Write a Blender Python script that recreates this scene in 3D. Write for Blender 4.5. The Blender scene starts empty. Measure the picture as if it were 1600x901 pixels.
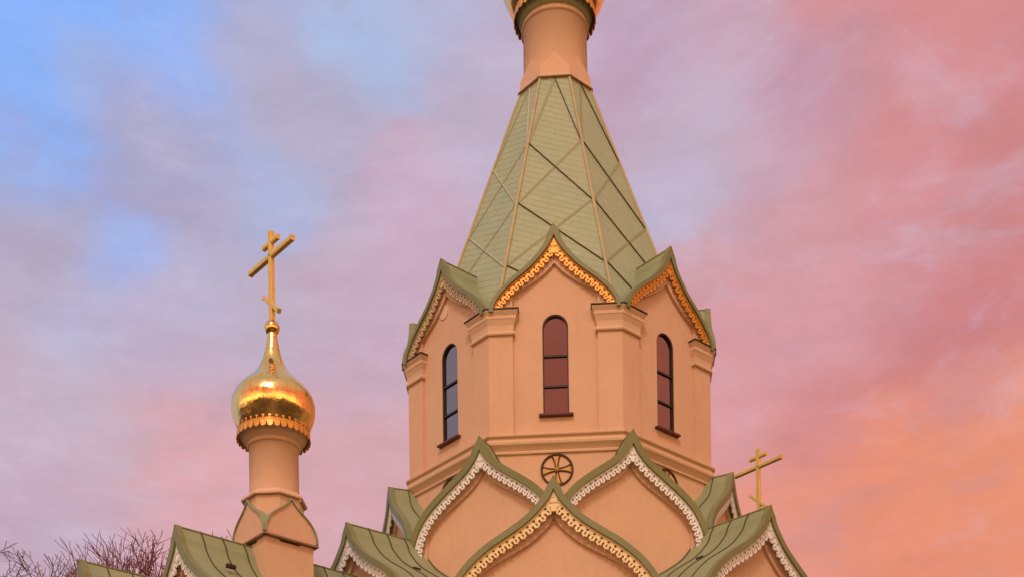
import bpy, bmesh, math, random
from mathutils import Vector, Matrix
from mathutils.geometry import tessellate_polygon
PI = math.pi
R = math.radians
T8 = math.tan(R(22.5))
scene = bpy.context.scene
col = scene.collection

# ------------------------------------------------------------------ camera
cam_d = bpy.data.cameras.new('camera')
cam = bpy.data.objects.new('camera', cam_d); col.objects.link(cam)
cam_d.sensor_fit = 'HORIZONTAL'; cam_d.sensor_width = 36.0
cam_d.lens = 36.0 * 2121.0 / 1600.0
cam_d.shift_x = 0.0
cam_d.shift_y = (1668.1 - 450.5) / 1600.0
cam_d.clip_start = 0.1; cam_d.clip_end = 6000
cr, sr = math.cos(-0.0137), math.sin(-0.0137)
rx, ux = Vector((cr, 0, sr)), Vector((-sr, 0, cr))
m3 = Matrix((rx, ux, Vector((0, -1, 0)))).transposed()
cam.matrix_world = Matrix.Translation((-1.009, -24.0, 1.6)) @ m3.to_4x4()
scene.camera = cam
scene.render.resolution_x = 1024; scene.render.resolution_y = 576

# ------------------------------------------------------------------ colour management
vs = scene.view_settings
vs.view_transform = 'Standard'; vs.look = 'None'; vs.exposure = 0.0; vs.gamma = 1.0
vs.use_curve_mapping = False

# ------------------------------------------------------------------ node helper
class NT:
    def __init__(self, nt):
        self.nt = nt; self.n = nt.nodes; self.l = nt.links
    def node(self, t, **kw):
        nd = self.n.new(t)
        for k, v in kw.items():
            if k == 'inp':
                for a, b in v.items():
                    if isinstance(b, bpy.types.NodeSocket): self.l.new(b, nd.inputs[a])
                    else: nd.inputs[a].default_value = b
            else: setattr(nd, k, v)
        return nd
    def math(self, op, a, b=0.0, c=0.0, clamp=False):
        nd = self.n.new('ShaderNodeMath'); nd.operation = op; nd.use_clamp = clamp
        for i, v in enumerate((a, b, c)):
            if isinstance(v, bpy.types.NodeSocket): self.l.new(v, nd.inputs[i])
            else: nd.inputs[i].default_value = v
        return nd.outputs[0]
    def ramp(self, fac, stops, interp='LINEAR'):
        nd = self.n.new('ShaderNodeValToRGB'); cr_ = nd.color_ramp; cr_.interpolation = interp
        while len(cr_.elements) > len(stops): cr_.elements.remove(cr_.elements[-1])
        while len(cr_.elements) < len(stops): cr_.elements.new(1.0)
        for e, (p, c) in zip(cr_.elements, stops):
            e.position = p; e.color = (c[0], c[1], c[2], 1)
        self.l.new(fac, nd.inputs[0]); return nd.outputs[0]
    def mix(self, fac, a, b, blend='MIX'):
        nd = self.n.new('ShaderNodeMix'); nd.data_type = 'RGBA'; nd.blend_type = blend
        for i, v in ((0, fac), (6, a), (7, b)):
            if isinstance(v, bpy.types.NodeSocket): self.l.new(v, nd.inputs[i])
            elif i == 0: nd.inputs[0].default_value = v
            else: nd.inputs[i].default_value = (v[0], v[1], v[2], 1)
        return nd.outputs[2]
    def maprange(self, v, a, b, c=0.0, d=1.0, smooth=True):
        nd = self.n.new('ShaderNodeMapRange')
        nd.interpolation_type = 'SMOOTHSTEP' if smooth else 'LINEAR'
        self.l.new(v, nd.inputs[0])
        for i, x in enumerate((a, b, c, d)): nd.inputs[i + 1].default_value = x
        return nd.outputs[0]

def srgb(r, g, b):
    f = lambda c: (c / 255 / 12.92) if c / 255 <= 0.04045 else ((c / 255 + 0.055) / 1.055) ** 2.4
    return (f(r), f(g), f(b))

# ------------------------------------------------------------------ world: a sunset sky with coloured clouds
world = bpy.data.worlds.new('World'); scene.world = world; world.use_nodes = True
W = NT(world.node_tree); W.n.clear()
tc = W.node('ShaderNodeTexCoord')
gen = tc.outputs['Generated']
sep = W.node('ShaderNodeSeparateXYZ', inp={0: gen})
X_, Y_, Z_ = sep.outputs
# slow drift of the cloud sheet
mp = W.node('ShaderNodeMapping', inp={'Vector': gen, 'Rotation': (0, R(-32), 0), 'Scale': (1.0, 0.9, 2.6)})
n1 = W.node('ShaderNodeTexNoise', inp={'Vector': mp.outputs[0], 'Scale': 3.1, 'Detail': 7.0, 'Roughness': 0.52, 'Distortion': 0.5})
mp2 = W.node('ShaderNodeMapping', inp={'Vector': gen, 'Location': (3.7, 1.2, 0.6), 'Rotation': (0, R(-20), 0), 'Scale': (1.2, 1.0, 2.3)})
n2 = W.node('ShaderNodeTexNoise', inp={'Vector': mp2.outputs[0], 'Scale': 4.6, 'Detail': 7.0, 'Roughness': 0.55, 'Distortion': 0.35})
mp3 = W.node('ShaderNodeMapping', inp={'Vector': gen, 'Location': (8.1, 4.4, 2.0), 'Rotation': (0, R(-34), 0), 'Scale': (1.0, 1.0, 3.2)})
n3 = W.node('ShaderNodeTexNoise', inp={'Vector': mp3.outputs[0], 'Scale': 5.5, 'Detail': 6.0, 'Roughness': 0.5, 'Distortion': 0.6})
t = W.math('MULTIPLY_ADD', X_, 0.80, 0.50)
t = W.math('ADD', t, W.maprange(X_, 0.02, 0.26, 0.0, 0.15))
t = W.math('ADD', t, W.math('MULTIPLY', W.math('SUBTRACT', Z_, 0.50), -1.45))
t = W.math('ADD', t, W.math('MULTIPLY', W.math('SUBTRACT', n1.outputs[0], 0.5), 0.55), clamp=False)
skyc = W.ramp(t, [(0.08, srgb(138, 176, 236)), (0.20, srgb(164, 176, 220)), (0.34, srgb(184, 172, 200)),
                  (0.50, srgb(204, 172, 186)), (0.64, srgb(216, 160, 164)), (0.80, srgb(218, 140, 132)),
                  (0.97, srgb(230, 142, 114))])
CLOUDS = [(-0.259,0.765,0.590,0.083,(135,177,248)), (-0.189,0.788,0.585,0.041,(150,180,241)), (-0.283,0.789,0.545,0.030,(149,176,234)),
          (-0.067,0.795,0.603,0.037,(170,187,224)), (-0.236,0.830,0.505,0.031,(159,180,235)), (-0.141,0.836,0.530,0.030,(171,179,216)),
          (-0.271,0.845,0.461,0.034,(184,183,213)), (-0.217,0.807,0.549,0.046,(176,164,188)), (-0.149,0.792,0.592,0.030,(176,172,201)),
          (-0.281,0.825,0.490,0.043,(180,165,186)), (-0.092,0.872,0.481,0.045,(198,170,189)), (-0.206,0.895,0.395,0.068,(220,167,173)),
          (-0.056,0.844,0.533,0.036,(200,169,191)), (-0.302,0.881,0.365,0.066,(195,169,187)), (-0.098,0.914,0.393,0.047,(212,166,174)),
          (-0.007,0.813,0.582,0.042,(191,174,196)), (-0.148,0.862,0.485,0.041,(189,172,193)), (-0.307,0.851,0.425,0.044,(197,174,190)),
          (-0.115,0.816,0.566,0.035,(179,171,197)), (0.131,0.820,0.558,0.043,(194,172,191)), (0.110,0.840,0.531,0.032,(190,179,205)),
          (0.083,0.795,0.601,0.041,(190,161,184)), (0.178,0.801,0.571,0.034,(193,150,170)), (0.255,0.783,0.568,0.085,(211,140,143)),
          (0.124,0.854,0.505,0.020,(207,152,157)), (0.228,0.821,0.523,0.058,(208,147,154)), (0.189,0.861,0.472,0.057,(213,154,163)),
          (0.293,0.797,0.529,0.041,(201,131,133)), (0.285,0.846,0.450,0.052,(204,128,132)), (0.297,0.858,0.420,0.028,(208,149,152)),
          (0.152,0.887,0.436,0.038,(218,156,161)), (0.213,0.880,0.424,0.037,(208,136,137)), (0.316,0.868,0.384,0.070,(232,147,118)),
          (0.267,0.896,0.355,0.072,(229,143,117)), (0.191,0.917,0.351,0.061,(227,149,131)), (0.246,0.847,0.471,0.024,(201,137,143)),
          (0.203,0.782,0.590,0.026,(199,145,156)),
          (-0.221,0.860,0.460,0.045,(187,174,200)), (-0.188,0.876,0.444,0.029,(196,170,190)), (-0.261,0.869,0.421,0.041,(197,176,192)), (-0.181,0.847,0.501,0.036,(180,174,201)), (-0.114,0.852,0.511,0.028,(195,170,187)), (-0.029,0.796,0.604,0.030,(180,180,212)), (0.139,0.792,0.595,0.030,(197,159,176)), (0.164,0.828,0.536,0.035,(201,163,180)), (0.186,0.844,0.502,0.032,(210,157,166)), (-0.283,0.809,0.515,0.034,(173,170,200)), (-0.239,0.783,0.575,0.026,(171,180,216))]
# each entry: a direction in the sky, an angular size and the colour of the cloud (or gap) standing there
warp = W.node('ShaderNodeTexNoise', inp={'Vector': mp.outputs[0], 'Scale': 7.0, 'Detail': 9.0, 'Roughness': 0.62})
wv = W.node('ShaderNodeVectorMath', operation='SUBTRACT', inp={0: warp.outputs['Color'], 1: (0.5, 0.5, 0.5)})
wv2 = W.node('ShaderNodeVectorMath', operation='SCALE', inp={0: wv.outputs[0], 'Scale': 0.085})
wg = W.node('ShaderNodeVectorMath', operation='ADD', inp={0: gen, 1: wv2.outputs[0]}).outputs[0]
skyc = W.mix(W.maprange(X_, -0.45, -0.80), skyc, (0.50, 0.55, 0.66))
skyc = W.mix(W.maprange(Z_, 0.64, 0.80), skyc, (0.50, 0.46, 0.44))
base = W.node('ShaderNodeVectorMath', operation='SCALE', inp={0: skyc, 'Scale': 0.03}).outputs[0]
acc, wsum = base, 0.03
for dx, dy, dz, rad, c in CLOUDS:
    ds = W.node('ShaderNodeVectorMath', operation='DISTANCE', inp={0: wg, 1: (dx, dy, dz)}).outputs['Value']
    e = W.math('POWER', W.math('MULTIPLY', ds, 1.0 / rad), 2.0)
    w_ = W.math('POWER', 0.12, e)
    k_ = srgb(*c)
    acc = W.node('ShaderNodeVectorMath', operation='MULTIPLY_ADD', inp={0: w_, 1: k_, 2: acc}).outputs[0]
    wsum = W.math('ADD', w_, wsum)
inv = W.math('DIVIDE', 1.0, wsum)
skyc = W.node('ShaderNodeVectorMath', operation='SCALE', inp={0: acc, 'Scale': inv}).outputs[0]
skyc = W.mix(W.maprange(Z_, 0.64, 0.80), skyc, (0.50, 0.46, 0.44))
# fine mottling of the cloud sheet
n5 = W.node('ShaderNodeTexNoise', inp={'Vector': mp3.outputs[0], 'Scale': 16.0, 'Detail': 9.0, 'Roughness': 0.68})
n6 = W.node('ShaderNodeTexNoise', inp={'Vector': mp2.outputs[0], 'Scale': 7.0, 'Detail': 9.0, 'Roughness': 0.66, 'Distortion': 0.4})
skyc = W.mix(W.math('MULTIPLY', W.maprange(n6.outputs[0], 0.50, 0.70), 0.30), skyc, srgb(206, 194, 220))
skyc = W.mix(W.math('MULTIPLY', W.maprange(n6.outputs[0], 0.48, 0.32), 0.26), skyc, srgb(182, 144, 160))
mot = W.math('MULTIPLY_ADD', n5.outputs[0], 0.34, 0.85)
skyc = W.node('ShaderNodeVectorMath', operation='SCALE', inp={0: skyc, 'Scale': mot}).outputs[0]
# the half of the sky that lies behind the viewer: red cloud above a bright sunset belt
back = W.maprange(Y_, 0.15, -0.65)
rawb = W.ramp(W.math('ADD', Z_, W.math('MULTIPLY', W.math('SUBTRACT', n1.outputs[0], 0.5), 0.16)),
              [(0.0, (5.0, 2.9, 1.20)), (0.15, (4.4, 2.5, 1.00)), (0.22, (1.9, 1.0, 0.50)), (0.31, (1.1, 0.50, 0.32)), (0.40, (0.74, 0.24, 0.15)), (0.50, (0.68, 0.19, 0.13)),
               (0.62, (0.80, 0.42, 0.36)), (0.95, (0.62, 0.62, 0.66))])
skyc = W.mix(back, skyc, rawb)
gr = W.maprange(Z_, -0.02, 0.0)
skyc = W.mix(gr, (0.03, 0.03, 0.02), skyc)
bg = W.node('ShaderNodeBackground', inp={'Color': skyc, 'Strength': 1.0})
wo = W.node('ShaderNodeOutputWorld', inp={'Surface': bg.outputs[0]})

# ------------------------------------------------------------------ sun: low, veiled, behind the viewer
sd = bpy.data.lights.new('sun', 'SUN'); sd.energy = 1.45; sd.angle = R(14); sd.color = (1.0, 0.80, 0.65)
sun = bpy.data.objects.new('sun', sd); col.objects.link(sun)
sun.rotation_euler = Vector((-0.12, -1.0, 1.02)).to_track_quat('Z', 'Y').to_euler()

# ------------------------------------------------------------------ materials
def material(name):
    m = bpy.data.materials.new(name); m.use_nodes = True
    k = NT(m.node_tree); k.n.clear()
    out = k.node('ShaderNodeOutputMaterial'); b = k.node('ShaderNodeBsdfPrincipled')
    k.l.new(b.outputs[0], out.inputs[0]); return m, k, b
def setin(k, b, **kw):
    for a, v in kw.items():
        a = a.replace('_', ' ')
        if isinstance(v, bpy.types.NodeSocket): k.l.new(v, b.inputs[a])
        elif isinstance(v, tuple): b.inputs[a].default_value = (*v, 1)
        else: b.inputs[a].default_value = v
def stained(name, c1, c2, rough=0.8, scale=1.5, bump=0.15, bscale=60, metallic=0.0, spec=0.3, c3=None):
    m, k, b = material(name)
    tc = k.node('ShaderNodeTexCoord'); g = k.node('ShaderNodeNewGeometry')
    n = k.node('ShaderNodeTexNoise', inp={'Vector': g.outputs['Position'], 'Scale': scale, 'Detail': 6.0, 'Roughness': 0.6})
    c = k.mix(k.maprange(n.outputs[0], 0.3, 0.7), c1, c2)
    ng = k.node('ShaderNodeTexNoise', inp={'Vector': g.outputs['Position'], 'Scale': scale * 9, 'Detail': 8.0, 'Roughness': 0.7})
    c = k.mix(k.math('MULTIPLY', k.maprange(ng.outputs[0], 0.35, 0.75), 0.22), c, tuple(v * 0.72 for v in c1))
    if c3:
        st = k.node('ShaderNodeMapping', inp={'Vector': g.outputs['Position'], 'Scale': (5.0, 5.0, 0.6)})
        n4 = k.node('ShaderNodeTexNoise', inp={'Vector': st.outputs[0], 'Scale': 1.6, 'Detail': 6.0, 'Roughness': 0.65})
        c = k.mix(k.math('MULTIPLY', k.maprange(n4.outputs[0], 0.55, 0.78), 0.55), c, c3)
    n2 = k.node('ShaderNodeTexNoise', inp={'Vector': g.outputs['Position'], 'Scale': bscale, 'Detail': 4.0})
    bp = k.node('ShaderNodeBump', inp={'Height': n2.outputs[0], 'Strength': bump, 'Distance': 0.01})
    setin(k, b, Base_Color=c, Roughness=rough, Metallic=metallic, Normal=bp.outputs[0])
    b.inputs['Specular IOR Level'].default_value = spec
    return m
M = {}
M['stucco'] = stained('peach_render', (0.70, 0.455, 0.315), (0.66, 0.42, 0.287), 0.9, 1.2, 0.25, 45, c3=(0.58, 0.36, 0.225))
M['trim'] = stained('peach_moulding', (0.71, 0.485, 0.33), (0.67, 0.45, 0.30), 0.85, 2.0, 0.2, 50)
M['green'] = stained('green_roof_sheet', (0.300, 0.335, 0.190), (0.250, 0.290, 0.165), 0.5, 1.1, 0.10, 9, spec=0.4, c3=(0.32, 0.32, 0.19))
M['fascia'] = stained('green_verge_sheet', (0.220, 0.225, 0.095), (0.19, 0.20, 0.088), 0.5, 2.0, 0.1, 20, spec=0.4)
M['rib'] = stained('tan_rib_paint', (0.50, 0.42, 0.24), (0.42, 0.35, 0.20), 0.55, 3.0, 0.1, 30)
M['pale_disc'] = stained('pale_disc_tone', (0.74, 0.55, 0.42), (0.70, 0.50, 0.38), 0.8, 3.0, 0.1, 30)
M['pale'] = stained('sky_lit_batten_metal', (0.62, 0.58, 0.48), (0.55, 0.50, 0.40), 0.4, 3.0, 0.1, 30)
M['batten'] = stained('dark_batten_paint', (0.11, 0.085, 0.035), (0.09, 0.07, 0.03), 0.6, 3.0, 0.1, 30)
M['strip'] = stained('olive_strip_sheet', (0.31, 0.31, 0.175), (0.28, 0.28, 0.16), 0.6, 3.0, 0.1, 30)
M['sky_toned_lace'] = stained('sky_toned_lace_paint', (0.62, 0.50, 0.32), (0.54, 0.42, 0.26), 0.5, 9.0, 0.1, 30)
M['white_lace'] = stained('white_lace_paint', (0.90, 0.91, 0.93), (0.84, 0.84, 0.86), 0.55, 9.0, 0.1, 30, spec=0.4)
M['cream_glow_lace'] = stained('cream_glow_lace_paint', (0.90, 0.74, 0.42), (0.84, 0.64, 0.33), 0.45, 9.0, 0.1, 30, spec=0.5)
M['gold_lace'] = stained('ochre_lace_paint', (0.84, 0.43, 0.10), (0.76, 0.35, 0.07), 0.38, 9.0, 0.1, 30, metallic=0.35)
M['dark'] = stained('dark_flashing', (0.03, 0.018, 0.015), (0.045, 0.025, 0.018), 0.5, 5.0, 0.1, 30)
M['brown'] = stained('brown_sill_paint', (0.13, 0.04, 0.025), (0.10, 0.03, 0.02), 0.5, 5.0, 0.1, 30)
M['edge'] = stained('brown_peach_edge', (0.34, 0.20, 0.12), (0.28, 0.16, 0.10), 0.6, 5.0, 0.1, 30)
M['bronze'] = stained('aged_bronze', (0.10, 0.045, 0.02), (0.07, 0.03, 0.015), 0.4, 9.0, 0.1, 30, metallic=0.3)
M['dull_gold'] = stained('dull_gold_paint', (0.55, 0.30, 0.07), (0.45, 0.22, 0.05), 0.45, 9.0, 0.1, 30, metallic=0.3)
M['brass'] = stained('cross_gilding', (0.90, 0.62, 0.17), (0.80, 0.52, 0.13), 0.34, 6.0, 0.1, 25, metallic=0.45)
M['bark'] = stained('reddish_bark', (0.20, 0.065, 0.07), (0.25, 0.09, 0.09), 0.9, 5.0, 0.2, 30)

def gold_mat():
    m, k, b = material('gilded_sheet')
    tc = k.node('ShaderNodeTexCoord')
    g = tc.outputs['UV']
    br = k.node('ShaderNodeTexBrick', inp={'Vector': g, 'Scale': 1.0, 'Mortar Size': 0.006, 'Mortar Smooth': 0.3,
                'Brick Width': 1 / 14, 'Row Height': 1 / 12, 'Color1': (0.4, 0.4, 0.4, 1), 'Color2': (0.6, 0.6, 0.6, 1), 'Mortar': (0, 0, 0, 1)})
    gg = k.node('ShaderNodeNewGeometry')
    n = k.node('ShaderNodeTexNoise', inp={'Vector': gg.outputs['Position'], 'Scale': 7.0, 'Detail': 3.0})
    h = k.math('ADD', k.math('MULTIPLY', br.outputs['Color'], 0.06), k.math('MULTIPLY', n.outputs[0], 1.1))
    bp = k.node('ShaderNodeBump', inp={'Height': h, 'Strength': 0.28, 'Distance': 0.03})
    c = k.mix(k.math('MULTIPLY', br.outputs['Fac'], 0.18), (1.0, 0.63, 0.22), (0.45, 0.22, 0.05))
    setin(k, b, Base_Color=c, Metallic=1.0, Roughness=k.maprange(n.outputs[0], 0.3, 0.7, 0.12, 0.26), Normal=bp.outputs[0])
    return m
M['gold'] = gold_mat()

def shingle_mat():
    m, k, b = material('green_shingles')
    tc = k.node('ShaderNodeTexCoord')
    mp = k.node('ShaderNodeMapping', inp={'Vector': tc.outputs['UV'], 'Rotation': (0, 0, R(22))})
    br = k.node('ShaderNodeTexBrick', offset=0.5, inp={'Vector': mp.outputs[0], 'Scale': 1.0, 'Mortar Size': 0.007, 'Mortar Smooth': 0.25,
                'Brick Width': 0.26, 'Row Height': 0.115, 'Bias': 0.0,
                'Color1': (0, 0, 0, 1), 'Color2': (1, 1, 1, 1), 'Mortar': (0.5, 0.5, 0.5, 1)})
    g = k.node('ShaderNodeNewGeometry')
    n = k.node('ShaderNodeTexNoise', inp={'Vector': g.outputs['Position'], 'Scale': 1.6, 'Detail': 6.0, 'Roughness': 0.6})
    n2 = k.node('ShaderNodeTexNoise', inp={'Vector': g.outputs['Position'], 'Scale': 14.0, 'Detail': 4.0})
    c = k.mix(br.outputs['Color'], (0.335, 0.385, 0.235), (0.370, 0.415, 0.255))
    c = k.mix(k.math('MULTIPLY', k.maprange(n.outputs[0], 0.35, 0.7), 0.6), c, (0.285, 0.375, 0.25))
    c = k.mix(k.math('MULTIPLY', n2.outputs[0], 0.25), c, (0.40, 0.40, 0.26))
    c = k.mix(k.math('MULTIPLY', br.outputs['Fac'], 0.10), c, (0.17, 0.15, 0.08))
    # each shingle tilts: its lower edge stands proud
    sp = k.node('ShaderNodeSeparateXYZ', inp={0: mp.outputs[0]})
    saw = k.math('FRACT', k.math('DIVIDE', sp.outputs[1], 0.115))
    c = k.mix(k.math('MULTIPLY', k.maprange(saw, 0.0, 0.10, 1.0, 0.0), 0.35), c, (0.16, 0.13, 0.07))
    h = k.math('SUBTRACT', k.math('SUBTRACT', 1.0, saw), k.math('MULTIPLY', br.outputs['Fac'], 0.2))
    bp = k.node('ShaderNodeBump', inp={'Height': h, 'Strength': 0.8, 'Distance': 0.014})
    setin(k, b, Base_Color=c, Roughness=0.55, Normal=bp.outputs[0]); b.inputs['Specular IOR Level'].default_value = 0.35
    return m
M['shingle'] = shingle_mat()

def pane_mat():
    m, k, b = material('coated_window_glass')
    g = k.node('ShaderNodeNewGeometry')
    n = k.node('ShaderNodeTexNoise', inp={'Vector': g.outputs['Position'], 'Scale': 2.2, 'Detail': 2.0})
    bp = k.node('ShaderNodeBump', inp={'Height': n.outputs[0], 'Strength': 0.16, 'Distance': 0.05})
    setin(k, b, Base_Color=(0.31, 0.235, 0.235), Metallic=1.0, Roughness=0.12, Normal=bp.outputs[0]); return m
M['pane'] = pane_mat()
def ground_mat():
    m, k, b = material('grass_ground')
    g = k.node('ShaderNodeNewGeometry')
    n = k.node('ShaderNodeTexNoise', inp={'Vector': g.outputs['Position'], 'Scale': 0.35, 'Detail': 10.0})
    c = k.mix(k.maprange(n.outputs[0], 0.35, 0.65), (0.030, 0.032, 0.012), (0.055, 0.042, 0.022))
    setin(k, b, Base_Color=c, Roughness=0.95); return m
M['ground'] = ground_mat()
M['gravel'] = stained('gravel_path', (0.22, 0.17, 0.12), (0.16, 0.12, 0.09), 0.95, 3.0, 0.4, 60)

# ------------------------------------------------------------------ mesh helpers
class MB:
    """collects pieces; coordinates in a face frame: u right, n outward (-Y), z up"""
    def __init__(self): self.v = []; self.f = []; self.uv = {}; self.sm = set()
    def add(self, vs, fs, smooth=False):
        o = len(self.v); self.v += [tuple(p) for p in vs]
        for f in fs:
            if smooth: self.sm.add(len(self.f))
            self.f.append([i + o for i in f])
    def P(self, u, z, n): return (u, -n, z)
    def plate(self, outer, holes, n0, n1, miter=False):
        """outer/holes: lists of (u,z); n0 = back, n1 = front"""
        loops = [outer] + list(holes)
        flat = [p for lp in loops for p in lp]
        tris = tessellate_polygon([[Vector((p[0], p[1], 0)) for p in lp] for lp in loops])
        wmax = max(abs(p[0]) for p in outer)
        def q(p, n):
            u = p[0]
            if miter and abs(u) > wmax - 1e-4: u = math.copysign(wmax - (n1 - n) * T8, u)
            return self.P(u, p[1], n)
        vs = [q(p, n1) for p in flat] + [q(p, n0) for p in flat]; N = len(flat)
        fs = []
        for a, b, c in tris:
            A, B, C_ = flat[a], flat[b], flat[c]
            ar = (B[0]-A[0])*(C_[1]-A[1])-(B[1]-A[1])*(C_[0]-A[0])
            if abs(ar) < 1e-12: continue
            if ar < 0: b, c = c, b
            fs.append((a, b, c)); fs.append((a + N, c + N, b + N))
        i = 0
        for lp in loops:
            L = len(lp)
            for j in range(L): a, b = i + j, i + (j + 1) % L; fs.append((a, a + N, b + N, b))
            i += L
        self.add(vs, fs)
    def box(self, u0, u1, z0, z1, n0, n1):
        self.plate([(u0, z0), (u1, z0), (u1, z1), (u0, z1)], [], n0, n1)
    def loft(self, rings, closed=True, cap0=False, cap1=False, smooth=False):
        vs = [p for r_ in rings for p in r_]; n = len(rings[0]); fs = []
        for k in range(len(rings) - 1):
            for j in range(n if closed else n - 1):
                a = k * n + j; b = k * n + (j + 1) % n; fs.append((a, b, b + n, a + n))
        self.add(vs, fs, smooth)
        if cap0: self.add(rings[0], [list(range(n))[::-1]])
        if cap1: self.add(rings[-1], [list(range(n))])
    def lathe(self, prof, seg=48, smooth=True, cx=0, cy=0):
        rings = [[(cx + r_ * math.cos(2 * PI * j / seg), cy + r_ * math.sin(2 * PI * j / seg), z) for j in range(seg)] for r_, z in prof]
        self.loft(rings, True, False, False, smooth)
    def octo(self, prof, rot=22.5, cap=False):
        rings = [[(r_ * math.sin(R(rot + 45 * j)), -r_ * math.cos(R(rot + 45 * j)), z) for j in range(8)] for r_, z in prof]
        self.loft(rings, True, cap, cap)
    def tube(self, pts, rad, seg=8, smooth=True, cap=True):
        pts = [Vector(p) for p in pts]; rings = []
        rads = rad if isinstance(rad, (list, tuple)) else [rad] * len(pts)
        pr_ = None
        for i, p in enumerate(pts):
            d = (pts[min(i + 1, len(pts) - 1)] - pts[max(i - 1, 0)]).normalized()
            if pr_ is None: a = d.orthogonal().normalized()
            else:
                a = pr_ - d * pr_.dot(d)
                a = a.normalized() if a.length > 1e-6 else d.orthogonal().normalized()
            pr_ = a; b = d.cross(a)
            rings.append([p + (a * math.cos(2 * PI * j / seg) + b * math.sin(2 * PI * j / seg)) * rads[i] for j in range(seg)])
        self.loft(rings, True, cap, cap, smooth)
    def bar(self, p0, p1, w, h, up):
        p0, p1 = Vector(p0), Vector(p1); d = (p1 - p0).normalized(); up = Vector(up)
        s = d.cross(up).normalized(); up = s.cross(d).normalized()
        q = [(-w/2, -h/2), (w/2, -h/2), (w/2, h/2), (-w/2, h/2)]
        self.loft([[p + s * a + up * b for a, b in q] for p in (p0, p1)], True, True, True)
    def mesh(self, name, mat, uvs=None):
        me = bpy.data.meshes.new(name); me.from_pydata(self.v, [], self.f); me.materials.append(mat)
        if uvs is not None:
            lay = me.uv_layers.new(name='UVMap')
            for pl in me.polygons:
                for li in pl.loop_indices: lay.data[li].uv = uvs[me.loops[li].vertex_index]
        for i in self.sm: me.polygons[i].use_smooth = True
        bm = bmesh.new(); bm.from_mesh(me); bmesh.ops.recalc_face_normals(bm, faces=bm.faces); bm.to_mesh(me); bm.free()
        return me
    def build(self, name, mat, parent=None, uvs=None, bevel=0):
        o = bpy.data.objects.new(name, self.mesh(name, mat, uvs)); col.objects.link(o)
        if parent: o.parent = parent
        if bevel:
            b = o.modifiers.new('bevel', 'BEVEL'); b.width = bevel; b.segments = 2; b.limit_method = 'ANGLE'; b.angle_limit = R(50)
        return o
def empty(name, loc=(0, 0, 0), parent=None):
    o = bpy.data.objects.new(name, None); col.objects.link(o); o.location = loc; o.empty_display_size = 0.3
    if parent: o.parent = parent
    return o
def tag(o, label=None, cat=None, group=None, kind=None):
    if label: o['label'] = label
    if cat: o['category'] = cat
    if group: o['group'] = group
    if kind: o['kind'] = kind
    return o
def copy_tree(o, parent):
    c = o.copy(); col.objects.link(c); c.parent = parent
    for ch in [x for x in list(bpy.data.objects) if x.parent == o]: copy_tree(ch, c)
    return c
def smooth_curve(pts, n=14):
    P_ = [Vector((p[0], p[1])) for p in pts]; P_ = [2 * P_[0] - P_[1]] + P_ + [2 * P_[-1] - P_[-2]]
    out = []
    for i in range(1, len(P_) - 2):
        a, b, c, d = P_[i-1:i+3]
        for k in range(n):
            t = k / n
            out.append(0.5 * ((2*b) + (c-a)*t + (2*a-5*b+4*c-d)*t*t + (3*b-a-3*c+d)*t**3))
    out.append(P_[-2]); return out
def resample(cv, step):
    s = [0]
    for a, b in zip(cv, cv[1:]): s.append(s[-1] + (b - a).length)
    n = max(2, round(s[-1] / step)); out = []; k = 0
    for i in range(n + 1):
        q = s[-1] * i / n
        while k < len(s) - 2 and s[k+1] < q: k += 1
        f = (q - s[k]) / max(1e-9, s[k+1] - s[k]); out.append(cv[k].lerp(cv[k+1], f))
    return out
def offset(cv, d, tip=0.0):
    """cv from apex (u=0) outwards, offset to the left of travel (= outward/up) by d; apex mitred onto u=0"""
    out = []
    for i, p in enumerate(cv):
        tg = (cv[min(i+1, len(cv)-1)] - cv[max(i-1, 0)]).normalized()
        if i == 0: tg = (cv[1] - cv[0]).normalized()
        nn = Vector((-tg.y, tg.x))
        if tg.x > 0 and nn.y < 0: nn = -nn
        out.append(p + nn * d * (1 + tip * math.exp(-(cv[0] - p).length / .16)))
    # trim to u >= 0
    t0 = (cv[1] - cv[0]).normalized(); nn = Vector((-t0.y, t0.x))
    apex = Vector((0, cv[0].y + d * (1 + tip) * min(1.75, 1 / max(0.2, nn.y))))
    if d > 0:
        out = [apex] + [q for q in out[1:] if q.x > 0.004]
    else:
        out = [Vector((0, cv[0].y + d / max(0.2, nn.y)))] + [q for q in out if q.x > 0.004]
        out = [q for i, q in enumerate(out) if i == 0 or q.y < out[0].y]
    return out
def both(cv):
    """closed-able chain left end -> apex -> right end"""
    return [Vector((-p.x, p.y)) for p in cv[::-1]] + list(cv[1:])

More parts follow.
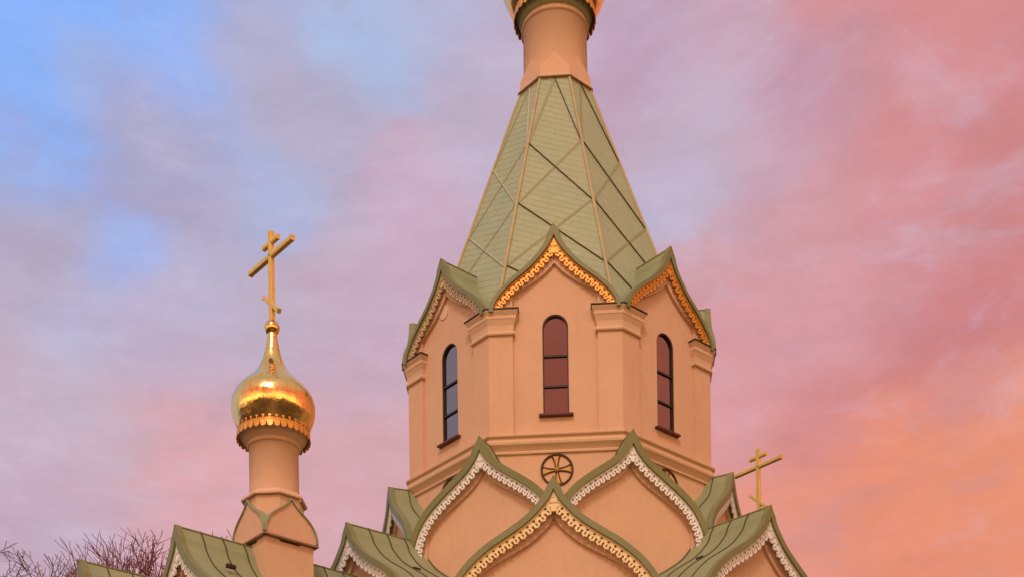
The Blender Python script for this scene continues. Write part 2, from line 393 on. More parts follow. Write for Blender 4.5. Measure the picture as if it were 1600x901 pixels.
# ------------------------------------------------------------------ gable builder (ogee kokoshnik)
def lace_mesh(half, width, n0, n1, period, mat, name, flip_lobes=True):
    mb = MB()
    for side in (1, -1):
        pts = resample(half, 0.01)
        L = 0.01 * 0 + sum((b - a).length for a, b in zip(pts, pts[1:]))
        cnt = round(L / period); p = L / cnt
        dense = pts; st = L / (len(pts) - 1)
        def at(s, d):
            q = max(0, min(len(dense) - 1.001, s / st)); i = int(q); f = q - i
            c = dense[i].lerp(dense[i+1], f)
            tg = (dense[min(i+3, len(dense)-1)] - dense[max(i-2, 0)]).normalized()
            nn = Vector((tg.y, -tg.x))
            if nn.y > 0 and tg.x > 0: nn = -nn
            r_ = c + nn * d
            if r_.x < 0.0: r_.x = 0.0
            return (side * r_.x, r_.y)
        w = width
        for i in range(cnt):
            s0 = i * p
            # scalloped tab with a slit and a dot
            prof = [(0, 0), (1, 0), (1, .50), (.90, .56), (.84, .66), (.92, .76), (.84, .90), (.64, .93), (.5, 1.04), (.36, .93), (.16, .90), (.08, .76), (.16, .66), (.10, .56), (0, .50)]
            o = [at(s0 + a * p, b * w) for a, b in prof]
            h1 = [at(s0 + (0.5 + .10 * math.cos(2*PI*k/8)) * p, (0.68 + .19 * math.sin(2*PI*k/8)) * w) for k in range(8)]
            h2 = [at(s0 + (0.5 + .20 * math.cos(2*PI*k/6 + .5)) * p, (0.31 + .12 * math.sin(2*PI*k/6 + .5)) * w) for k in range(6)]
            if i == 0: h1 = None
            mb.plate(o, [h for h in (h1, h2) if h and i > 0], n0, n1)
        # raised top bead
        mb.tube([(side * q.x, -(n1 + 0.004), q.y - 0.012) for q in resample(half, 0.05)], 0.012, 6)
    # apex ornament: kite with ring and pendant
    z = half[0].y; w = width
    mb.plate([(0, z - 0.02), (-.55*w, z - 1.0*w), (-.25*w, z - 1.25*w), (0, z - 1.15*w), (.25*w, z - 1.25*w), (.55*w, z - 1.0*w)],
             [[(0.16*w*math.cos(2*PI*k/8), z - .85*w + .12*w*math.sin(2*PI*k/8)) for k in range(8)]], n0 - .006, n1 + .008)
    mb.plate([(.30*w*math.cos(2*PI*k/14), z - 1.72*w + .34*w*math.sin(2*PI*k/14)) for k in range(14)], [], n0 - .012, n1 + .014)
    for sx in (-1, 1):
        mb.plate([(sx*.52*w + .2*w*math.cos(2*PI*k/10), z - 1.38*w + .2*w*math.sin(2*PI*k/10)) for k in range(10)],
                 [[(sx*.52*w + .08*w*math.cos(2*PI*k/6), z - 1.38*w + .08*w*math.sin(2*PI*k/6)) for k in range(6)]], n0 - .004, n1 + .005)
    return mb.mesh(name, mat)

def gable(spec, parent):
    """returns the prototype gable object (wall) with roof, verge, lace_trim, seams as children"""
    cv = smooth_curve(spec['curve']); half = resample(cv, 0.03)
    Rf, Rw, Rp, Rb, zb = spec['Rf'], spec['Rw'], spec['Rp'], spec['Rb'], spec['zb']
    t_ = spec['t']; k_ = spec.get('rise', 0.0)
    inner = offset(half, -0.005); tip_ = spec.get('tip', .2); outer = offset(half, t_, tip_)
    # wall plate with a sunk panel
    wall = offset(half, t_ * 0.5); W_ = spec['halfw']
    wl = [q for q in wall if q.x < W_ - 0.002]
    zend = wl[-1].y
    outl = [Vector((-W_, zb))] + [Vector((W_, zb))] + [Vector((W_, zend))]
    outl += [Vector((q.x, q.y)) for q in wl[::-1]] + [Vector((-q.x, q.y)) for q in wl[1:]] + [Vector((-W_, zend))]
    g0, g1, pw_ = spec['g0'], spec['g1'], spec['pw']
    def inner_curve(ex):
        out_ = []
        for q in half:
            if q.x < pw_ + ex - .004 and (q.x == 0 or q.x > .004):
                f_ = min(1, q.x / pw_) ** 0.55; out_.append(Vector((q.x, q.y - (g0 + (g1 - g0) * f_) + ex)))
        return out_
    pin = inner_curve(0)
    zs = pin[-1].y
    pan = [(-spec['pw'], spec['pz']), (spec['pw'], spec['pz']), (spec['pw'], zs)] + [(q.x, q.y) for q in pin[::-1]] + [(-q.x, q.y) for q in pin[1:]] + [(-spec['pw'], zs)]
    mb = MB(); mb.plate([tuple(p) for p in outl], [pan], Rp - 0.25, Rw, miter=spec.get('miter', True))
    hole = spec.get('holes', [])
    big = [(-spec['pw'] - .02, spec['pz'] - .02), (spec['pw'] + .02, spec['pz'] - .02), (spec['pw'] + .02, zs)]
    pin2 = inner_curve(.02)
    big += [(q.x, q.y) for q in pin2[::-1]] + [(-q.x, q.y) for q in pin2[1:]] + [(-spec['pw'] - .02, zs)]
    mb.plate(big, hole, Rp - 0.22, Rp)
    g = mb.build(spec['name'], M['stucco'], parent)
    # roof slab, from the verge inwards
    mb = MB(); oc, ic = both(outer), both(inner)
    def chain(n, ch): return [(q.x, -n, q.y + k_ * (Rf - n)) for q in ch]
    n_o, n_i = len(oc), len(ic)
    back, front = chain(Rb, oc), chain(Rf - 0.02, oc)
    mb.loft([front, back], False, smooth=False)
    mb.loft([chain(Rf - .02, ic), chain(Rb, ic)], False)
    roof = mb.build('roof', M['green'], g)
    # verge (fascia) band
    mb = MB(); loop = [tuple(q) for q in offset(half, t_ + 0.012, tip_)]
    o2 = both(offset(half, t_ + 0.012, tip_)); i2 = both(half)
    poly = [tuple(q) for q in o2] + [tuple(q) for q in i2[::-1]]
    mb.plate(poly, [], Rf - 0.10, Rf)
    mb.build('verge', M['fascia'], g)
    # standing seams
    if spec.get('seam'):
        mb = MB(); n = Rf - spec['seam0']
        while n > Rb + 0.05:
            a = chain(n, both(offset(half, t_ - .01, tip_))); b = chain(n, both(offset(half, t_ + 0.014, tip_)))
            c = chain(n - 0.014, both(offset(half, t_ + 0.014, tip_))); d = chain(n - 0.014, both(offset(half, t_ - .01, tip_)))
            for p_, q_ in ((a, b), (b, c), (c, d)):
                m_ = min(len(p_), len(q_)); mb.loft([p_[:m_], q_[:m_]] , False)
            n -= spec['seam']
        mb.build('roof_seams', M['batten'], g)
    # ridge cap
    mb = MB(); z = outer[0].y
    mb.tube([(0, -(Rf + .005), z + .005), (0, -Rb, z + .005 + k_ * (Rf - Rb))], 0.014, 8)
    mb.build('ridge_cap', M['fascia'], g)
    # lace
    me = lace_mesh(half, spec['lace_w'], Rf - 0.075, Rf - 0.05, spec['period'], spec['lace'], 'lace_trim')
    lo = bpy.data.objects.new('lace_trim', me); col.objects.link(lo); lo.parent = g
    return g

# ------------------------------------------------------------------ the church
ROT = -0.0662
church = empty('church'); church.rotation_euler.z = ROT
tag(church, 'peach coloured church with green ogee gables, tent spire and golden onion dome', 'church')

# -- drum gables -------------------------------------------------------------
def arch(hw, z0, z1, seg=12):
    zc = z1 - hw
    return [(-hw, z0), (hw, z0)] + [(hw * math.cos(PI * k / seg), zc + hw * math.sin(PI * k / seg)) for k in range(seg + 1)]
WZ0, WZ1, WH = 11.94, 13.53, 0.205
drum = dict(name='drum_gable', curve=[(0, 14.70), (.06, 14.58), (.17, 14.425), (.39, 14.20), (.66, 13.99), (.855, 13.80), (.948, 13.66), (.982, 13.53)],
            Rf=2.66, Rw=2.55, Rp=2.50, Rb=1.2, zb=11.5, t=.050, tip=0.7, g0=.40, g1=.15, pw=.672, pz=11.55, halfw=2.55 * T8,
            holes=[arch(WH, WZ0, WZ1)], lace_w=.135, period=.105, lace=M['gold_lace'], seam=None)
dg = gable(drum, church)
def window(parent):
    mb = MB(); f = 0.021; n = 2.455
    mb.plate(arch(WH + .004, WZ0, WZ1 + .004), [arch(WH - f, WZ0 + f, WZ1 - f)], n - .03, n + .03)
    for z in (12.405, 12.885): mb.box(-WH + .01, WH - .01, z - .014, z + .014, n - .02, n + .022)
    w = mb.build('window', M['dark'], parent)
    mb = MB(); mb.plate(arch(WH - .01, WZ0 + .01, WZ1 - .01), [], n - .012, n - .004); mb.build('pane', M['pane'], w)
    mb = MB(); mb.box(-.275, .275, WZ0 - .034, WZ0, 2.44, 2.575); s = mb.build('sill', M['brown'], w, bevel=.006)
    return w
def capital(parent):
    """pilaster capital wrapped round the corner at +22.5"""
    a45 = R(45)
    def ring(d, z, Rw=2.55, u0=.672):
        pts = [(u0 - d, Rw - .12), (u0 - d, Rw + d), ((Rw + d) * T8, Rw + d)]
        out = [(u, -n, z) for u, n in pts]
        for u, n in ((-(u0 - d), Rw + d), (-(u0 - d), Rw - .12)):
            out.append((u * math.cos(a45) + n * math.sin(a45), u * math.sin(a45) - n * math.cos(a45), z))
        return out
    mb = MB()
    prof = [(.004, 13.20), (.030, 13.205), (.040, 13.225), (.036, 13.245), (.016, 13.262), (.016, 13.30), (.022, 13.36), (.050, 13.44), (.058, 13.45), (.058, 13.50), (.090, 13.555), (.090, 13.57)]
    mb.loft([ring(d, z) for d, z in prof], True, True, True)
    c = mb.build('pilaster_capital', M['trim'], parent)
    mb = MB(); mb.loft([ring(d, z) for d, z in ((.080, 13.572), (.105, 13.574), (.105, 13.592), (-.02, 13.66))], True, True, True)
    mb.build('capital_flashing', M['dark'], c)
    return c
win = window(church); cap_ = capital(church)
for k in range(1, 8):
    for src in (dg, win, cap_):
        c = copy_tree(src, church); c.rotation_euler.z = R(45 * k)
        if src is dg and k == 7:
            for ch in [x for x in bpy.data.objects if x.parent == c and x.name.startswith('lace_trim')]:
                ch.data = ch.data.copy(); ch.data.materials[0] = M['sky_toned_lace']; ch['label'] = 'gold lace trim on the left drum gable, sky reflection coloured in as beige'  # grey sky mirrored in this gold lace is put into its colour
# a pale round patch high on the left gable
mb = MB(); mb.plate([(-.12 + .11 * math.cos(2*PI*k/24), 14.10 + .11 * math.sin(2*PI*k/24)) for k in range(24)], [], 2.50, 2.512)
o = mb.build('round_disc', M['pale_disc'], church); o.rotation_euler.z = R(-45)

# drum core and base moulding
mb = MB(); c8 = 1 / math.cos(R(22.5))
mb.octo([(2.50 * c8, 8.6), (2.50 * c8, 11.56), (2.2 * c8, 11.57)])
mb.build('drum_wall', M['stucco'], church)
mb = MB()
prof = [(2.505, 11.33), (2.53, 11.335), (2.535, 11.36), (2.515, 11.375), (2.515, 11.385), (2.55, 11.43), (2.585, 11.465), (2.592, 11.50), (2.585, 11.53), (2.57, 11.54), (2.57, 11.565), (2.608, 11.585), (2.612, 11.61), (2.56, 11.64), (2.49, 11.66)]
mb.octo([(a * c8, z) for a, z in prof]); mb.build('drum_cornice', M['trim'], church)
# drum cap under the tent (roof deck)
mb = MB(); mb.octo([(2.42 * c8, 13.56), (2.16 * c8, 14.07)], cap=True); mb.build('roof_deck', M['green'], church)
# dark inside so that the windows have a room behind
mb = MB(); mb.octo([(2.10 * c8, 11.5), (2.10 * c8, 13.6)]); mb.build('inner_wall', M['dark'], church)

# medallions below the drum windows
def medallion(parent):
    mb = MB(); N = 40; zc = 11.065; r0 = .245; n = 2.50
    for rr, tb in ((r0, .017), (r0 - .05, .008)):
        ring = [(rr * math.cos(2*PI*k/N), -(n + .012), zc + rr * math.sin(2*PI*k/N)) for k in range(N + 1)]
        if rr == r0: mb.tube(ring, tb, 6, cap=False)
    for q in range(4):
        a = PI / 2 * q + 0.06
        for s in (-1, 1):                               # curved dark outlines of each flared arm
            pts = []
            for k in range(7):
                f = k / 6; rr = .03 + (r0 - .03) * f; w = (.018 + .060 * f ** 2) * s
                pts.append((rr * math.cos(a) - w * math.sin(a), -(n + .016), zc + rr * math.sin(a) + w * math.cos(a)))
            mb.tube(pts, .010, 5)
    md = mb.build('medallion', M['bronze'], parent)
    mb = MB()
    for q in range(4):
        a = PI / 2 * q + 0.06; L_, R_ = [], []
        for k in range(7):
            f = k / 6; rr = .03 + (r0 * .86 - .03) * f; w = .010 + .036 * f ** 2
            L_.append((rr * math.cos(a) - w * math.sin(a), zc + rr * math.sin(a) + w * math.cos(a)))
            R_.append((rr * math.cos(a) + w * math.sin(a), zc + rr * math.sin(a) - w * math.cos(a)))
        mb.plate(L_ + R_[::-1], [], n - .002, n + .012)
    mb.lathe([(0.0001, 0), (.03, 0), (.042, .012), (.03, .035), (.0001, .045)], 16)
    for i in range(len(mb.v) - 80, len(mb.v)):
        x, y, z = mb.v[i]; mb.v[i] = (x, -(n + .008 + z), zc + y)
    mb.build('cross_arms', M['dull_gold'], md)
    return md
md = medallion(church)
for k in range(1, 8): copy_tree(md, church).rotation_euler.z = R(45 * k)

# -- middle tier: eight gables turned by 22.5 degrees --------------------------
mid = dict(name='kokoshnik_gable', curve=[(0, 11.265), (.045, 11.18), (.11, 11.085), (.24, 10.95), (.44, 10.80), (.61, 10.68), (.78, 10.555), (.91, 10.445), (1.03, 10.31), (1.12, 10.16), (1.18, 10.02), (1.21, 9.87), (1.215, 9.65)],
           Rf=3.14, Rw=3.0, Rp=2.955, Rb=2.3, zb=8.6, t=.09, g0=.29, g1=.17, pw=1.03, pz=8.7, halfw=3.0 * T8,
           lace_w=.135, period=.105, lace=M['white_lace'], seam=.36, seam0=.34)
mg = gable(mid, church); mg.rotation_euler.z = R(-22.5)
for k in range(1, 8): copy_tree(mg, church).rotation_euler.z = R(-22.5 + 45 * k)

# -- lower tier ----------------------------------------------------------------
lowcurve = [(0, 9.89), (.065, 9.755), (.185, 9.61), (.335, 9.46), (.5, 9.335), (.70, 9.205), (.91, 9.07), (1.09, 8.925), (1.22, 8.80), (1.34, 8.65), (1.46, 8.45), (1.56, 8.20), (1.63, 7.9), (1.66, 7.5)]
low = dict(name='lower_gable', curve=lowcurve, Rf=4.60, Rw=4.45, Rp=4.40, Rb=2.7, zb=6.9, t=.076, g0=.36, g1=.18, pw=1.50, pz=6.95,
           halfw=4.45 * T8, lace_w=.155, period=.118, lace=M['white_lace'], seam=.345, seam0=.42, rise=.03)
lg = gable(low, church); lg.rotation_euler.z = R(-45)
for k in range(1, 8):
    c = copy_tree(lg, church); c.rotation_euler.z = R(-45 + 45 * k)
    if k == 1:
        for ch in [x for x in bpy.data.objects if x.parent == c and x.name.startswith('lace_trim')]:
            ch.data = ch.data.copy(); ch.data.materials[0] = M['cream_glow_lace']  # warm glow on the front trim is put into a cream colour
            ch['label'] = 'lace trim on the frontmost gable, its warm glow coloured in as cream gold'
# snow hooks on the lower roofs
def hook(az, u, z, n):
    mb = MB(); mb.box(u - .035, u + .035, z - .02, z + .03, n - .07, n + .07)
    o = mb.build('snow_guard', M['dark'], church, bevel=.008); o.rotation_euler.z = R(az)
    return o

# body of the church below the gables
mb = MB(); mb.octo([(4.44 * c8, 0.0), (4.44 * c8, 6.92)], cap=True); mb.build('body_wall', M['stucco'], church)
mb = MB(); mb.octo([(4.5 * c8, 0.0), (4.5 * c8, .7), (4.44 * c8, .76)]); mb.build('plinth', M['trim'], church)
mb = MB(); mb.octo([(4.445 * c8, 6.6), (4.52 * c8, 6.7), (4.56 * c8, 6.85), (4.56 * c8, 6.9), (4.40 * c8, 6.95)]); mb.build('body_cornice', M['trim'], church)

# -- nave to the left with its own gable --------------------------------------
nv = dict(name='nave_gable', curve=[(x * .86, z - .80) for x, z in lowcurve], Rf=7.50, Rw=7.36, Rp=7.31, Rb=4.3, zb=5.6, t=.09, g0=.33, g1=.2, pw=1.2, pz=5.65,
          halfw=1.60, miter=False, lace_w=.145, period=.118, lace=M['white_lace'], seam=.345, seam0=.40, rise=-.004)
ng = gable(nv, church); ng.rotation_euler.z = R(-45)
def block(name, az, hw, z0, z1, n0, n1, mat, parent=church):
    mb = MB(); mb.box(-hw, hw, z0, z1, n0, n1); o = mb.build(name, mat, parent); o.rotation_euler.z = R(az); return o
block('nave_wall', -45, 1.58, 0, 6.6, 4.3, 7.33, M['stucco'])
# porch in front of the nave: lower roof of the same section
pc = dict(name='porch_gable', curve=[(x * .80, z - 1.62) for x, z in lowcurve], Rf=8.90, Rw=8.74, Rp=8.70, Rb=7.2, zb=4.8, t=.09, g0=.33, g1=.2, pw=1.1, pz=4.85,
          halfw=1.48, miter=False, lace_w=.14, period=.118, lace=M['white_lace'], seam=.36, seam0=.38)
pg = gable(pc, church); pg.rotation_euler.z = R(-45)
block('porch_wall', -45, 1.46, 0, 5.8, 7.2, 8.72, M['stucco'])
# apse side (mostly hidden behind the tower)
ap = copy_tree(ng, church); ap.rotation_euler.z = R(135)
block('apse_wall', 135, 1.58, 0, 6.6, 4.3, 7.33, M['stucco'])

# -- tent roof -------------------------------------------------------------------
TB, ZB, TT, ZT = 2.33, 14.07, .653, 18.66
def tent_r(z): return TB + (TT - TB) * (z - ZB) / (ZT - ZB)
mb = MB(); uvs = []
z0 = 13.5; L = math.hypot(ZT - z0, (tent_r(z0) - TT) * math.cos(R(22.5)))
for k in range(8):
    a0, a1 = R(-22.5 + 45 * k), R(22.5 + 45 * k)
    q = []
    for a, z in ((a0, z0), (a1, z0), (a1, ZT), (a0, ZT)):
        r_ = tent_r(z); q.append((r_ * math.sin(a), -r_ * math.cos(a), z))
        uvs.append(((1 if a == a1 else -1) * r_ * math.sin(R(22.5)) + 7.3 * k, L * (z - z0) / (ZT - z0)))
    mb.add(q, [(0, 1, 2, 3)])
tent = mb.build('tent_roof', M['shingle'], church, uvs=uvs)
mb = MB()
def ribp(k, z, off=0.0):
    a = R(22.5 + 45 * k); r_ = tent_r(z) + off; return (r_ * math.sin(a), -r_ * math.cos(a), z)
for k in range(8):
    mb = MB(); mb.tube([ribp(k, 13.55, .005), ribp(k, ZT - .01, .005)], [.033, .023], 8)
    mb.build('rib', M['rib'], tent)
nodes = [13.38, 14.65, 15.93, 17.20, 18.58]
def face_line(k, s0, z0_, s1, z1_, w, h, name, mat, lift=.0):
    """line on tent face k between side s0 (-1 left rib, +1 right rib, 0 middle) at z0_ and s1 at z1_"""
    a = R(45 * k); n = Vector((math.sin(a), -math.cos(a), 0)); t_ = Vector((math.cos(a), math.sin(a), 0))
    sl = (TB - TT) * math.cos(R(22.5)) / (ZT - ZB); nn = Vector((n.x, n.y, sl)).normalized()
    def p(s, z): return n * tent_r(z) * math.cos(R(22.5)) + t_ * s * tent_r(z) * math.sin(R(22.5)) + Vector((0, 0, z)) + nn * lift
    b = MB(); b.bar(p(s0, z0_), p(s1, z1_), w, h, nn)
    if k == 7 and name == 'batten': mat = M['pale']  # same battens, sky sheen on the left face put into a pale colour
    b.build(name, mat, tent)
for k in range(8):
    for i in range(1, 3):
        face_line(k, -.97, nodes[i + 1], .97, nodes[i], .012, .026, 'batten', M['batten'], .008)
        face_line(k, .97, nodes[i + 1], -.97, nodes[i], .042, .008, 'cover_strip', M['strip'], .002)
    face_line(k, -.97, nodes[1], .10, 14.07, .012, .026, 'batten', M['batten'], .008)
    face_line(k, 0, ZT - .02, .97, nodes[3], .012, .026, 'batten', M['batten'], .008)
    face_line(k, 0, ZT - .02, -.97, nodes[3], .042, .008, 'cover_strip', M['strip'], .002)

# -- crosses, domes ------------------------------------------------------------
def cross(parent, z0, z1, zm, zt, zf, name='cross', s=1.0):
    mb = MB(); w = .075 * s
    mb.box(-w * .55, w * .55, z0, z1, -w * .5, w * .5)
    mb.bar((-.60 * s, 0, zm), (.60 * s, 0, zm), w, w * 1.05, (0, 0, 1))
    mb.bar((-.205 * s, 0, zt), (.205 * s, 0, zt), w * .9, w * .95, (0, 0, 1))
    mb.bar((-.20 * s, 0, zf + .18 * s), (.20 * s, 0, zf - .18 * s), w * .9, w * .9, (0, 0, 1))
    return mb.build(name, M['brass'], parent, bevel=.018 * s)
def dome_prof(z, s):
    base = [(.40, 10.90), (.455, 10.95), (.51, 11.02), (.555, 11.12), (.592, 11.22), (.607, 11.33), (.600, 11.42), (.570, 11.51), (.51, 11.60),
            (.430, 11.685), (.340, 11.765), (.262, 11.85), (.202, 11.94), (.157, 12.035), (.123, 12.14), (.096, 12.26), (.074, 12.39), (.056, 12.53)]
    return [(r_ * s, z + (q - 10.90) * s) for r_, q in base]
def dome(parent, z, s, name='onion_dome'):
    pr_ = dome_prof(z, s); fine = smooth_curve(pr_, 4); mb = MB(); uvs = []
    seg = 64; n = len(fine)
    vs = [];
    for i, q in enumerate(fine):
        for j in range(seg + 1):
            a = 2 * PI * j / seg; vs.append((q.x * math.cos(a), q.x * math.sin(a), q.y)); uvs.append((j / seg, i / n))
    fs = [(i * (seg + 1) + j, i * (seg + 1) + j + 1, (i + 1) * (seg + 1) + j + 1, (i + 1) * (seg + 1) + j) for i in range(n - 1) for j in range(seg)]
    mb.add(vs, fs, True)
    return mb.build(name, M['gold'], parent, uvs=uvs)
def ring_lace(parent, r_, z, h, n, mat, name='lace_ring'):
    mb = MB()
    mb.lathe([(r_ + .004, z), (r_ + .014, z + .008), (r_ + .014, z - .010), (r_ + .004, z - .016)], 64)
    for i in range(n):
        a0 = 2 * PI * i / n; p = 2 * PI / n
        prof = [(0, 0), (1, 0), (1, .42), (.86, .50), (.94, .74), (.78, .93), (.5, 1.04), (.22, .93), (.06, .74), (.14, .50), (0, .42)]
        hole = [(.5 + .22 * math.cos(2*PI*k/8), .58 + .24 * math.sin(2*PI*k/8)) for k in range(8)]
        t2 = MB(); t2.plate([(a, -b) for a, b in prof], [hole], 0, .012)
        vs = []
        for (u, yn, zz) in t2.v:
            a = a0 + u * p; rr = r_ + (-yn) + .10 * h * (-zz)
            vs.append((rr * math.cos(a), rr * math.sin(a), z + zz * h))
        mb.add(vs, t2.f)
    return mb.build(name, mat, parent)

def turret():
    sh = MB(); h = .405; z0 = 7.6
    # square base
    sh.box(-h, h, z0, 9.33, -h, h)
    # octagonal shaft, skirt and round neck
    o8 = 1 / math.cos(R(22.5))
    sh.octo([(.405 * o8, 9.30), (.405 * o8, 10.0)])
    sh.octo([(.425 * o8, 9.985), (.455 * o8, 9.995), (.455 * o8, 10.02), (.37 * o8, 10.10)])
    sh.lathe([(.372, 10.05), (.366, 10.08), (.363, 10.80), (.366, 10.802), (.385, 10.806), (.397, 10.82), (.397, 10.835), (.385, 10.85), (.375, 10.855), (.375, 10.88)], 48)
    t_ = sh.build('turret', M['stucco'], church)
    # soffit and collar
    mb = MB(); mb.lathe([(.375, 10.87), (.40, 10.89), (.46, 10.93), (.53, 11.03), (.53, 11.045), (.44, 11.06), (.40, 11.04)], 48)
    mb.build('collar', M['trim'], t_)
    ring_lace(t_, .525, 11.035, .105, 34, M['gold_lace'])
    d = dome(t_, 10.96, 1.02)
    mb = MB(); mb.plate([(.035 * math.cos(2*PI*k/10), 12.02 + .045 * math.sin(2*PI*k/10)) for k in range(10)], [], .10, .225)
    hb = mb.build('hatch', M['bronze'], d); hb.rotation_euler.z = R(52)
    mb = MB(); mb.lathe([(.0001, 12.51), (.05, 12.515), (.09, 12.545), (.112, 12.60), (.112, 12.635), (.09, 12.69), (.05, 12.725), (.035, 12.74), (.028, 12.82)], 24)
    mb.build('finial_ball', M['gold'], t_)
    cross(t_, 12.72, 14.05, 13.68, 13.88, 12.97)
    # four kokoshniks round the shaft
    for k in range(4):
        g_ = MB(); cvk = smooth_curve([(0, 9.925), (.035, 9.88), (.12, 9.80), (.26, 9.70), (.36, 9.60), (.41, 9.49), (.425, 9.38)], 5)
        cc = both(cvk); g_.plate([tuple(p) for p in cc[::-1]] + [(-.42, 9.36), (.42, 9.36)], [], h - .08, h + .045)
        ko = g_.build('kokoshnik', M['stucco'], t_); ko.rotation_euler.z = R(90 * k)
        r_ = MB(); o_ = both(offset(cvk, .019)); r_.plate([tuple(p) for p in o_] + [tuple(p) for p in cc[::-1]], [], h - .06, h + .070)
        r_.build('kokoshnik_roof', M['green'], ko)
        l_ = MB(); l_.box(-h - .06, h + .06, 9.335, 9.358, h - .02, h + .062); l_.build('ledge', M['edge'], ko)
    return t_
tu = turret(); tu.rotation_euler.z = R(-45)
az = R(-45); tu.location = (5.87 * math.sin(az), -5.87 * math.cos(az), 0)
tu2 = copy_tree(tu, church); tu2.location = (5.55 * math.sin(R(135)), -5.55 * math.cos(R(135)), 0.10)
for o_, lb in ((tu, 'turret rising from the nave roof under a golden onion dome'), (tu2, 'turret over the apse, only its cross showing above the roofs')): o_['label'] = lb
# the cross must keep its broad side along the nave axis: arms run across it
# main lantern above the tent
sh = MB()
sh.octo([(.60 * c8, 18.60), (.635 * c8, 18.655), (.635 * c8, 18.68), (.565 * c8, 18.90)])
sh.lathe([(.575, 18.70), (.566, 18.80), (.560, 19.86), (.566, 19.864), (.585, 19.875), (.595, 19.895), (.585, 19.92), (.572, 19.93), (.572, 19.98)], 64)
lan = sh.build('lantern', M['stucco'], church)
for k in range(8):
    a = R(45 * k); g_ = MB()
    def sl(u, f):                # point on the leaning leaf
        zz = 18.69 + .44 * f; rr = .628 - .045 * f
        w_ = u
        return (w_ * math.cos(a) + rr * math.sin(a), w_ * math.sin(a) - rr * math.cos(a), zz)
    hw = .255
    prof = [(-hw, 0), (hw, 0), (hw, .33), (hw * .75, .52), (hw * .35, .74), (0, 1.0), (-hw * .35, .74), (-hw * .75, .52), (-hw, .33)]
    f1 = [sl(u, f) for u, f in prof]
    f0 = [(x * .88, y * .88, z) for x, y, z in f1]
    g_.loft([f0, f1], True, True, True)
    g_.build('leaf_gable', M['stucco'], lan, bevel=.008)
mb = MB(); mb.octo([(.60 * c8, 18.63), (.655 * c8, 18.64), (.655 * c8, 18.662), (.60 * c8, 18.67)]); mb.build('skirt_edge', M['edge'], lan)
mb = MB(); mb.lathe([(.572, 19.96), (.60, 19.98), (.64, 20.06), (.70, 20.19), (.70, 20.21), (.62, 20.23)], 64); mb.build('collar', M['strip'], lan)
ring_lace(lan, .70, 20.20, .16, 34, M['gold_lace'])
dd = dome(lan, 20.17, 1.60)
mb = MB(); mb.lathe([(.0001, 22.58), (.10, 22.60), (.17, 22.70), (.17, 22.76), (.10, 22.88), (.05, 22.93), (.04, 23.0)], 24); mb.build('finial_ball', M['gold'], lan)
cr_ = cross(lan, 22.9, 25.0, 24.4, 24.75, 23.35, s=1.5); cr_.rotation_euler.z = R(-45)

hook(-45, .62, 9.36, 3.72); hook(45, -.62, 9.36, 3.72); hook(-45, .50, 8.70, 6.9)

# ------------------------------------------------------------------ ground
mb = MB(); mb.lathe([(.001, 0), (30, 0), (300, 0), (3000, 0)], 64, smooth=False)
tag(mb.build('ground', M['ground']), kind='structure')
mb = MB(); mb.add([(-9, -40, .004), (7, -40, .004), (7, -4, .004), (-9, -4, .004)], [(0, 1, 2, 3)])
tag(mb.build('path', M['gravel']), kind='structure')

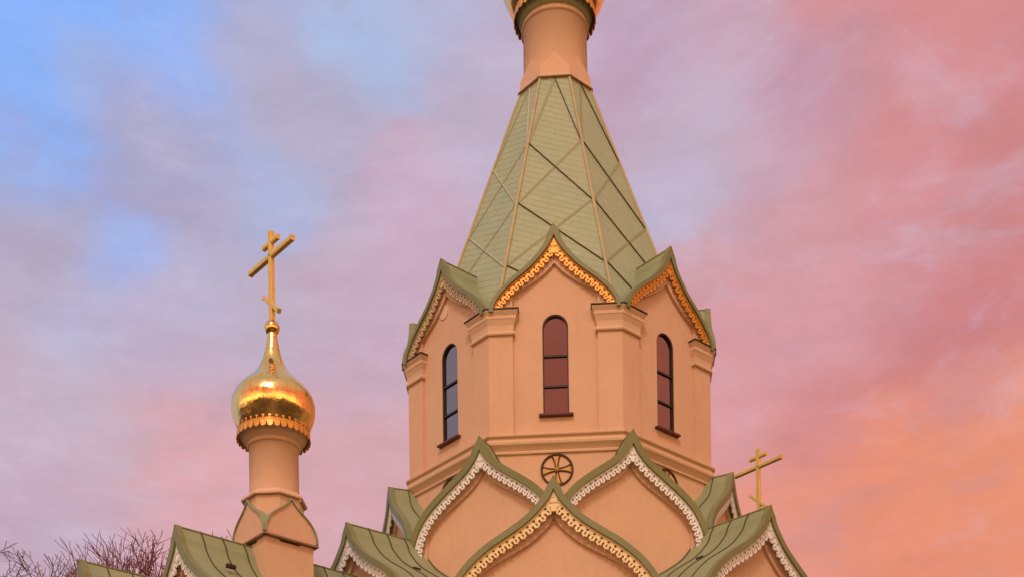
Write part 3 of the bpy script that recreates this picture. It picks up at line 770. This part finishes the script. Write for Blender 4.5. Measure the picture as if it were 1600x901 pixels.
# ------------------------------------------------------------------ bare trees behind the church
def bare_tree(x, y, h, seed, label, spread=1.0, dens=1.0):
    rnd = random.Random(seed); tr = empty('bare_tree', (x, y, 0)); tag(tr, label, 'tree', 'bare trees behind the church')
    tk = MB(); cr1 = MB()
    def grow(p, d, ln, rad, lv, mbx):
        n = 4 if lv < 3 else 3; pts = [p]; rads = [rad]; q = p; dd_ = d
        kids = []
        for i in range(n):
            dd_ = (dd_ + Vector((rnd.gauss(0, .13), rnd.gauss(0, .13), rnd.gauss(.07, .06)))).normalized()
            q = q + dd_ * (ln / n); pts.append(q); rads.append(rad * (1 - .55 * (i + 1) / n)); kids.append((q, dd_, rads[-1]))
        mbx.tube(pts, [max(r_, .010) for r_ in rads], 5 if lv < 3 else 3, smooth=lv < 4, cap=False)
        if lv >= 7: return
        nb = (5, 4, 3, 3, 4, 4, 4)[lv]
        if lv >= 3 and rnd.random() < .35 * (2 - dens): nb -= 1
        for b in range(nb):
            kq, kd, kr = kids[-1] if b == 0 else kids[rnd.randrange(max(1, n - 3), n)]
            ax = kd.orthogonal().normalized(); ax.rotate(Matrix.Rotation(rnd.uniform(0, 2*PI), 3, kd))
            ang = rnd.uniform(.16, .34) if b == 0 else rnd.uniform(.42, .85) * spread
            nd = kd.copy(); nd.rotate(Matrix.Rotation(ang, 3, ax)); nd.z += .12; nd.normalize()
            grow(kq, nd, ln * rnd.uniform(.60, .78), max(kr * (.9 if b == 0 else .65), .010), lv + 1, cr1)
    grow(Vector((0, 0, 0)), Vector((0, 0, 1)), h * .32, h * .016, 0, tk)
    a = tk.build('trunk', M['bark'], tr); b = cr1.build('crown', M['bark'], tr)
    zs_ = sorted(v.co.z for v in b.data.vertices); z97 = zs_[int(len(zs_) * .97)]
    for o_ in (a, b):                      # the crown rounds off instead of ending in one spire
        for v in o_.data.vertices:
            q = v.co.z / z97
            if q > .82: q = .82 + .18 * math.tanh((q - .82) / .18 * .85)
            v.co *= h / z97; v.co.z = q * h
bare_tree(-15.5, 21, 19.5, 3, 'bare reddish tree with its fine twigs beside the nave gable peak')
bare_tree(-13.5, 24, 20.5, 21, 'bare reddish tree farther back whose twigs fan out above the porch roof')
bare_tree(-13.0, 27, 21.2, 3, 'bare tree farthest back, filling the gap between its two neighbours')
bpy.data.objects['bare_tree.002'].rotation_euler.z = R(150)
bare_tree(-19.5, 22, 19.6, 5, 'dark bare tree at the left edge of the photograph', .9)

# ------------------------------------------------------------------ unseen ridge behind the viewer, added to darken the domes' reflections
mb = MB(); rnd = random.Random(8); N = 120; ring0, ring1, ring2 = [], [], []
for i in range(N + 1):
    a = PI * (1.0 + i / N)                       # the half circle behind the viewer
    hh = 52 + 9 * math.sin(i * .13) + 5 * math.sin(i * .41 + 1) + rnd.uniform(-2.5, 2.5)
    hh *= min(1, 3.5 * min(i, N - i) / N + .05)
    for rg, r_, z in ((ring0, 420, -1), (ring1, 500, hh), (ring2, 640, -1)): rg.append((r_ * math.cos(a), r_ * math.sin(a), z))
mb.loft([ring0, ring1, ring2], False)
tag(mb.build('dome_reflection_ridge', M['ground']), kind='structure')
